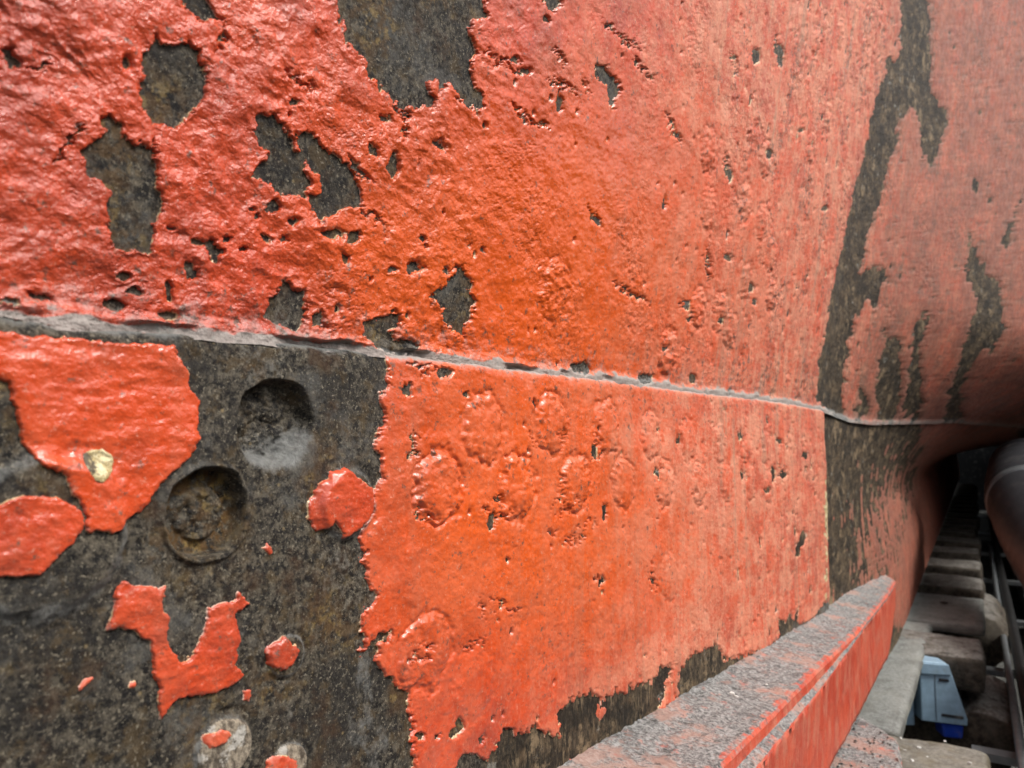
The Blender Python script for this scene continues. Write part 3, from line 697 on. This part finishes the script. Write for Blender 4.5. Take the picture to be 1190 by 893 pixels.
def wood_material(name, dark, mid, light, topc=(.34, .32, .29), grain=(1, .12, 1), top=.8):
    m = NM(name)
    c = m.mix(m.rng(m.noise(55, 6, .7, grain), .36, .64), dark, mid)
    c = m.mix(m.rng(m.noise(9, 5, .6), .45, .68, 0, .8), c, light)
    c = m.mix(m.rng(m.noise(190, 3, .7), .62, .70, 0, .6), c, (.02, .017, .013))
    geo = m.n('ShaderNodeNewGeometry'); sp_ = m.n('ShaderNodeSeparateXYZ'); m.L(geo.outputs['Normal'], sp_.inputs[0])
    up = m.rng(sp_.outputs[2], .6, .95)
    dd = m.math('MULTIPLY', m.math('MULTIPLY', up, m.rng(m.noise(24, 7, .7), .30, .58)), top)
    c = m.mix(dd, c, m.mix(m.rng(m.noise(120, 5, .75), .4, .62), tuple(q * .55 for q in topc), topc))  # faces pointing up are mixed towards a paler tone
    b = m.bump(m.noise(70, 7, .75, grain), .012, .7); b = m.bump(m.noise(300, 4, .7), .003, .5, b)
    return m.out(c, .85, b, spec=.25)
WOOD = wood_material('weathered_timber', (.022, .018, .014), (.085, .068, .050), (.14, .12, .095))
PLANK = wood_material('grey_plank', (.10, .10, .09), (.19, .19, .17), (.26, .26, .23), (.34, .35, .33), (.2, .06, 1), .7)
PALE = wood_material('sawn_timber', (.10, .085, .06), (.19, .165, .12), (.27, .24, .17), (.36, .35, .31), (.08, 1, 1), .7)
STONE = wood_material('dock_stone', (.05, .05, .046), (.11, .11, .10), (.19, .19, .175), (.24, .24, .22), (1, 1, 1), .6)

# the timbers follow the keel line, which runs 2.9 degrees off the plate
KR = math.radians(2.9); KT = math.tan(KR)
def kp(x0, s, z): return (x0 - KT * s, s, z)
ZT = CZ - .715
# each bearer: near edge along the keel, depth, height, right end, material, label
TB = [
 (1.30, .74, .12, .000, PALE, 'pale sawn timber at the bottom edge of the photo, sprinkled with white chips'),
 (2.86, .30, .115, .000, WOOD, 'shaggy timber just behind the pale blue case'),
 (4.20, .36, .10, .015, WOOD, 'shaggy timber behind the grey cross board with the knot hole'),
 (4.86, .30, .10, .010, WOOD, 'third shaggy timber away, beyond the grey cross board'),
 *[(5.46 + .58 * k, .30, .10, .02 * math.sin(k * 2.1), WOOD, None) for k in range(15)],
]
def rm_dust(o): return o
for i, (s0, dp, hh, xr, mt, lab) in enumerate(TB):
    L_ = .95; st = .014 if i < 2 else (.02 if i < 4 else .04)
    c = kp(xr - L_ / 2, s0 + dp / 2, ZT - hh)
    o = rough_box('timber', (L_, dp, hh), mt, None, .006, 30 + i, st, (30, 12), c, KR + .01 * math.sin(i * 2.3))
    tag(o, lab or 'dark weathered timber in the far row under the hull, dim and small', 'timber', 'timbers in a row under the hull')
    # packing underneath
    if i:
        o = rough_box('packing_block', (L_ - .10, dp * .8, .42), WOOD, None, .012, 60 + i, .03 if i < 3 else .06, (26, 10), kp(xr - L_ / 2 - .04 + .02 * (i % 3), s0 + dp / 2 + .03, ZT - hh - .424), KR)
        tag(o, ['', 'dark rough block under the shaggy timber behind the pale blue case', 'dark rough block under the timber beyond the cross board', 'dark rough block under the third timber away'][i] if i < 4 else 'dark rough block under a far timber, dim and small', 'block', 'blocks under the timbers')
o = rough_box('plank', (.15, 1.28, .035), PLANK, None, .002, 71, .02, (4, 30), kp(-.245, 2.70, ZT + .002 - .035), KR - .012)
tag(o, 'smooth grey plank lying along the foot of the hull beside the pale blue case', 'plank')
o = rough_box('plank', (.62, .62, .04), PLANK, None, .003, 72, .02, (30, 4), kp(-.300, 3.70, ZT - .046), KR)
tag(o, 'wide grey board with a dark knot hole, between two shaggy timbers', 'plank')
kh = []
n_ = 14
c0 = kp(-.135, 3.80, ZT - .0045)
kv = [(0, 0, .0)] + [(.016 * math.cos(a) * (1 + .15 * math.sin(3 * a)), .028 * math.sin(a), 0) for a in [2 * math.pi * i / n_ for i in range(n_)]]
kv += [(x_, y_, -.004) for x_, y_, _ in kv[1:]]
kf = [(0, 1 + i, 1 + (i + 1) % n_) for i in range(n_)] + [(1 + i, 1 + n_ + i, 1 + n_ + (i + 1) % n_, 1 + (i + 1) % n_) for i in range(n_)]
dk = NM('knot_dark'); dk = dk.out((.012, .010, .008), .9)
kn = mesh_obj('knot_hole', kv, kf, dk, o, smooth=False)
kn.location = Vector(c0) - Vector(o.location)
# timber lower down and to the right
o = rough_box('timber', (.20, .62, .16), PALE, None, .006, 81, .02, (30, 12), kp(.045, 1.72, ZT - .05 - .16), KR - .03)
tag(o, 'low worn timber end in the bottom right corner of the photo', 'timber', 'timbers in a row under the hull')
def lathe_log(name, r, L_, mat, seed, loc, rz, n=48, m_=40):
    vs, fs = [], []
    for j in range(m_ + 1):
        for i in range(n):
            a = 2 * math.pi * i / n; e = 1 - .10 * max(0, (abs(j / m_ - .5) - .44) / .06)
            rr = r * e * (1 + .05 * math.sin(2 * a + 1) + .03 * math.sin(5 * a + seed)) + .008 * float(gn(np.array(a * 5.), np.array(j * .25), seed))
            vs.append((rr * math.cos(a), (j / m_ - .5) * L_, rr * math.sin(a)))
    for j in range(m_):
        for i in range(n): fs.append((j*n+i, j*n+(i+1) % n, (j+1)*n+(i+1) % n, (j+1)*n+i))
    fs.append(tuple(range(n))[::-1]); fs.append(tuple(m_*n + i for i in range(n)))
    o = mesh_obj(name, vs, fs, mat); o.location = loc; o.rotation_euler = (0, 0, rz); return o
o = lathe_log('log', .10, .50, WOOD, 5, kp(-.010, 3.12, ZT - .255), KR)
tag(o, 'thick brown log end with a rounded rim, right of the pale blue case', 'log')
o = lathe_log('log', .13, .60, WOOD, 9, kp(-.03, 4.15, ZT - .17), KR)
tag(o, 'second rounded log end farther back, right of the grey cross board', 'log')

# ------------------------------------------------------------------ pale blue plastic case
def flat(name, col, rough, metal=0., bumpv=None):
    m = NM(name); b = None
    c = m.mix(m.rng(m.noise(30, 5), .4, .65), tuple(q * .82 for q in col), col)
    c = m.mix(m.rng(m.noise(14, 6, .7), .55, .72, 0, .45), c, (.20, .19, .17))
    if bumpv: b = m.bump(m.noise(60, 5), bumpv, .5)
    return m.out(c, rough, b, metal)
BLUE = flat('pale_blue_plastic', (.30, .44, .56), .38); BLUED = flat('blue_plug_plastic', (.01, .05, .42), .35)
DARKM = flat('dark_metal', (.045, .045, .045), .42, .6, .002); GALV = flat('galvanised_steel', (.28, .30, .31), .42, .7, .002)
BLACK = flat('black_slot', (.015, .015, .018), .6)
def prism(name, poly, y0, y1, mat, parent=None, bev=.004):
    import bmesh
    bm = bmesh.new(); a = [bm.verts.new((x, y0, z)) for x, z in poly]; b = [bm.verts.new((x, y1, z)) for x, z in poly]
    n = len(poly); bm.faces.new(a); bm.faces.new(b[::-1])
    for i in range(n): bm.faces.new((a[i], b[i], b[(i+1) % n], a[(i+1) % n]))
    bmesh.ops.recalc_face_normals(bm, faces=bm.faces)
    if bev: bmesh.ops.bevel(bm, geom=list(bm.edges), offset=bev, segments=3, affect='EDGES', profile=.6)
    me = bpy.data.meshes.new(name); bm.to_mesh(me); bm.free(); me.materials.append(mat)
    o = bpy.data.objects.new(name, me); COL.objects.link(o)
    if parent: o.parent = parent
    return o
pc = on_z(1071, 838, CZ - .915)
case = empty('plastic_case', (pc.x, pc.y, CZ - .915), math.radians(28))
case.scale = (1, 1, .88)
tag(case, 'pale blue plastic case with two slots, standing between the grey plank and a log', 'plastic case')
prism('shell', [(0, 0), (.140, -.012), (.142, .012), (.092, .200), (.082, .212), (0, .216)], 0, .10, BLUE, case, .005)
prism('lid_band', [(.002, .172), (.096, .170), (.088, .207), (.004, .210)], -.006, .0, BLUE, case, .002)
prism('seam_line', [(.045, .004), (.0465, .004), (.0465, .168), (.045, .168)], -.0015, .001, BLACK, case, 0)
prism('slot', [(.058, .146), (.088, .144), (.088, .154), (.058, .156)], -.003, .002, BLACK, case, .001)
prism('slot', [(.062, .020), (.128, .012), (.128, .022), (.062, .030)], -.003, .002, BLACK, case, .001)
prism('side_panel', [(-.040, -.03), (-.010, -.03), (-.010, .205), (-.038, .205)], .03, .10, BLUE, case, .004)
pl = prism('plug', [(.070, -.060), (.130, -.064), (.135, -.014), (.066, -.010)], .01, .07, BLUED, case, .008)

# ------------------------------------------------------------------ pipe rail, duct
def tube(name, pts, r, mat, parent=None, n=24, caps=True):
    pts = [Vector(p) for p in pts]; vs = []; fs = []; m_ = len(pts)
    for j, p in enumerate(pts):
        d = (pts[min(j+1, m_-1)] - pts[max(j-1, 0)]).normalized(); a = d.cross(Vector((0, 0, 1))); a = a.normalized() if a.length > .01 else Vector((1, 0, 0)); b = d.cross(a)
        rr = r[j] if isinstance(r, (list, tuple)) else r
        for i in range(n):
            t = 2 * math.pi * i / n; vs.append(p + a * math.cos(t) * rr + b * math.sin(t) * rr)
    for j in range(m_ - 1):
        for i in range(n): fs.append((j*n+i, j*n+(i+1) % n, (j+1)*n+(i+1) % n, (j+1)*n+i))
    if caps: fs.append(tuple(range(n))[::-1]); fs.append(tuple((m_-1)*n + i for i in range(n)))
    return mesh_obj(name, vs, fs, mat, parent)
ZR = CZ - .85
rail = empty('pipe_rail', kp(.115, 1.4, ZR)); rail.rotation_euler = (0, 0, 0)
tag(rail, 'dark pipe on steel cross brackets running away past the timber ends', 'pipe')
base = Vector(rail.location)
def RP(p): return Vector(p) - base
tube('pipe', [RP(kp(.115, 1.2 + .4 * i, ZR + .004 * math.sin(i))) for i in range(26)], .021, DARKM, rail)
tube('conduit', [RP(kp(.075, 1.9 + .35 * i, ZR + .004)) for i in range(16)], .012, GALV, rail, 14)
for s0 in (2.55, 3.45, 4.4, 5.6, 6.9, 8.4, 10.0):
    c = kp(.06, s0, ZR - .052); v, f = box_faces(-.10, .22, -.025, .025, 0, .022)
    b_ = mesh_obj('bracket', v, f, GALV, rail, smooth=False); b_.location = RP(c); b_.rotation_euler = (0, 0, KR)
def RPX(px, py, dist):
    r = ray(px, py); r = r / np.linalg.norm(r) * dist; return Vector((r[0], r[1], CZ + r[2]))
A_, B_, C_, E_ = RPX(1192, 545, 4.6), RPX(1196, 582, 3.9), RPX(1238, 655, 3.3), RPX(1400, 860, 2.5)
duct = empty('duct', E_); tag(duct, 'fat dark ribbed duct with a bright metal band, at the right edge of the photo', 'duct')
pts = []
def cat(p0, p1, p2, p3, t): return .5 * ((2*p1) + (p2-p0)*t + (2*p0-5*p1+4*p2-p3)*t*t + (3*p1-p0-3*p2+p3)*t**3)
ctl = [A_ + (A_-B_), A_, B_, C_, E_, E_ + (E_-C_)]
for k in range(3):
    for j in range(40): pts.append(cat(ctl[k], ctl[k+1], ctl[k+2], ctl[k+3], j / 40))
DR = .155
rad = [DR * (1 + (.035 * math.sin(j * .9) if j < 42 else .006 * math.sin(j * .9))) for j in range(len(pts))]
DUCT = flat('dark_duct_skin', (.035, .036, .040), .40, 0, .004)
tube('duct_body', [p - E_ for p in pts], rad, DUCT, duct, 48)
tube('metal_band', [p - E_ for p in pts[41:45]], DR * 1.045, GALV, duct, 48)

# ------------------------------------------------------------------ the dock around it
WALL_DARK = flat('shade_black_wall', (.004, .004, .004), .95)  # near-black colour stands in for the unlit dark of the dock
def slab(name, x0, x1, y0, y1, z0, z1, mat, kind=None, label=None, cat_=None):
    v, f = box_faces(x0, x1, y0, y1, z0, z1); o = mesh_obj(name, v, f, mat, smooth=False)
    return tag(o, label, cat_, None, kind)
slab('ground', -8, 6, -4, 30, -.30, 0, STONE, 'structure')
slab('shade_wall', 1.7, 2.3, -1, 16, 0.001, 2.1, WALL_DARK, None, 'unseen dark side wall added to shade the dock, beyond the pipe', 'dock wall')  # unseen wall, added to block light from the lower dock
slab('shade_wall', -6, 1.69, 15.4, 16, .001, 5, WALL_DARK, None, 'wall closing the far end of the dock, coloured black to stand for shade', 'dock wall')
k = 0
for i in range(7):
    o = rough_box('stone_slab', (.80, .95, .16), STONE, None, .010, 120 + i, .05, (8, 8), kp(.66 + .01 * math.sin(i), 2.6 + i * 1.0, .002), KR)
    tag(o, ['mossy grey stone slab nearest the right edge, beyond the dark pipe', 'second mossy stone slab away, beyond the dark pipe'][i] if i < 2 else 'dim grey stone slab in the far row beyond the dark pipe', 'stone slab', 'stone slabs along the dock')

# ------------------------------------------------------------------ chips of white paint lying about
WHITE = flat('white_chip', (.78, .78, .74), .6)
def chip(p, r, seed, lab, grp, mat=WHITE):
    rnd = random.Random(seed); n = 7
    ring = [(r * rnd.uniform(.45, 1.1) * math.cos(2*math.pi*i/n) * 1.4, r * rnd.uniform(.45, 1.1) * math.sin(2*math.pi*i/n)) for i in range(n)]
    t = r * .22
    vs = [(x, y, 0 + rnd.uniform(-.1, .1) * r) for x, y in ring] + [(x * .85, y * .85, t + rnd.uniform(0, .3) * r) for x, y in ring]
    fs = [tuple(range(n))[::-1], tuple(range(n, 2*n))] + [(i, (i+1) % n, n + (i+1) % n, n + i) for i in range(n)]
    o = mesh_obj('paint_chip', vs, fs, mat, smooth=False); o.location = p; o.rotation_euler = (0, 0, rnd.uniform(0, 6)); return tag(o, lab, 'paint chip', grp)
def on_ledge(px, py):
    r = ray(px, py); t = .3
    while t < 4:
        q = r * t
        if CZ + q[2] < float(zin(q[1])) - .001: break
        t += .002
    return Vector((q[0], q[1], CZ + q[2] + .0015))
rr = random.Random(3)
for i, (a, b, r) in enumerate([(851,808,.0050),(856,811,.0035),(891,797,.0022),(972,718,.0038),(966,712,.002),(957,728,.002),(955,730,.0015),(802,842,.0015),(870,780,.0016),(921,748,.0016)]):
    chip(on_ledge(a, b), r, i, 'largest white paint chip on the dusty ledge' if i == 0 else ('white chip beside the largest one on the ledge' if i == 1 else ('white chip near the far end of the dusty ledge' if i == 3 else 'small white chip on the dusty grey ledge')), 'white chips on the ledge')
for i, (a, b) in enumerate([(1046,858),(1068,869),(1098,862),(1060,884),(1127,887),(1078,880),(1052,872)]):
    p = on_z(a, b, ZT + .002); chip(p, rr.uniform(.003, .006), 40 + i, 'white chip lying on the pale sawn timber', 'white chips on the timber')
GRIT = flat('dark_grit', (.05, .045, .04), .9); GREYC = flat('grey_grit', (.35, .33, .30), .9)
gm = []; fm = []
gv = {0: ([], []), 1: ([], [])}
for i in range(260):
    s = rr.uniform(1.15, 1.64); x = rr.uniform(-.34, -.225); r = rr.uniform(.0010, .0034); w_ = i % 2; V_, F_ = gv[w_]; b0 = len(V_); z = CZ - .5650
    for dx, dy, dz in ((-1, 0, 0), (0, -1, 0), (1, .2, 0), (.1, 1, 0), (0, 0, 1)):
        V_.append((x + dx * r * rr.uniform(.6, 1.3), s + dy * r * 1.4 * rr.uniform(.6, 1.3), z + dz * r * .8))
    F_ += [(b0, b0+1, b0+4), (b0+1, b0+2, b0+4), (b0+2, b0+3, b0+4), (b0+3, b0, b0+4), (b0, b0+3, b0+2, b0+1)]
for w_, mt, lb in ((0, GRIT, 'dark grit strewn over the lower red block'), (1, GREYC, 'pale grit strewn over the lower red block')):
    o = mesh_obj('grit', gv[w_][0], gv[w_][1], mt, smooth=False); tag(o, lb, 'grit', None, 'stuff')
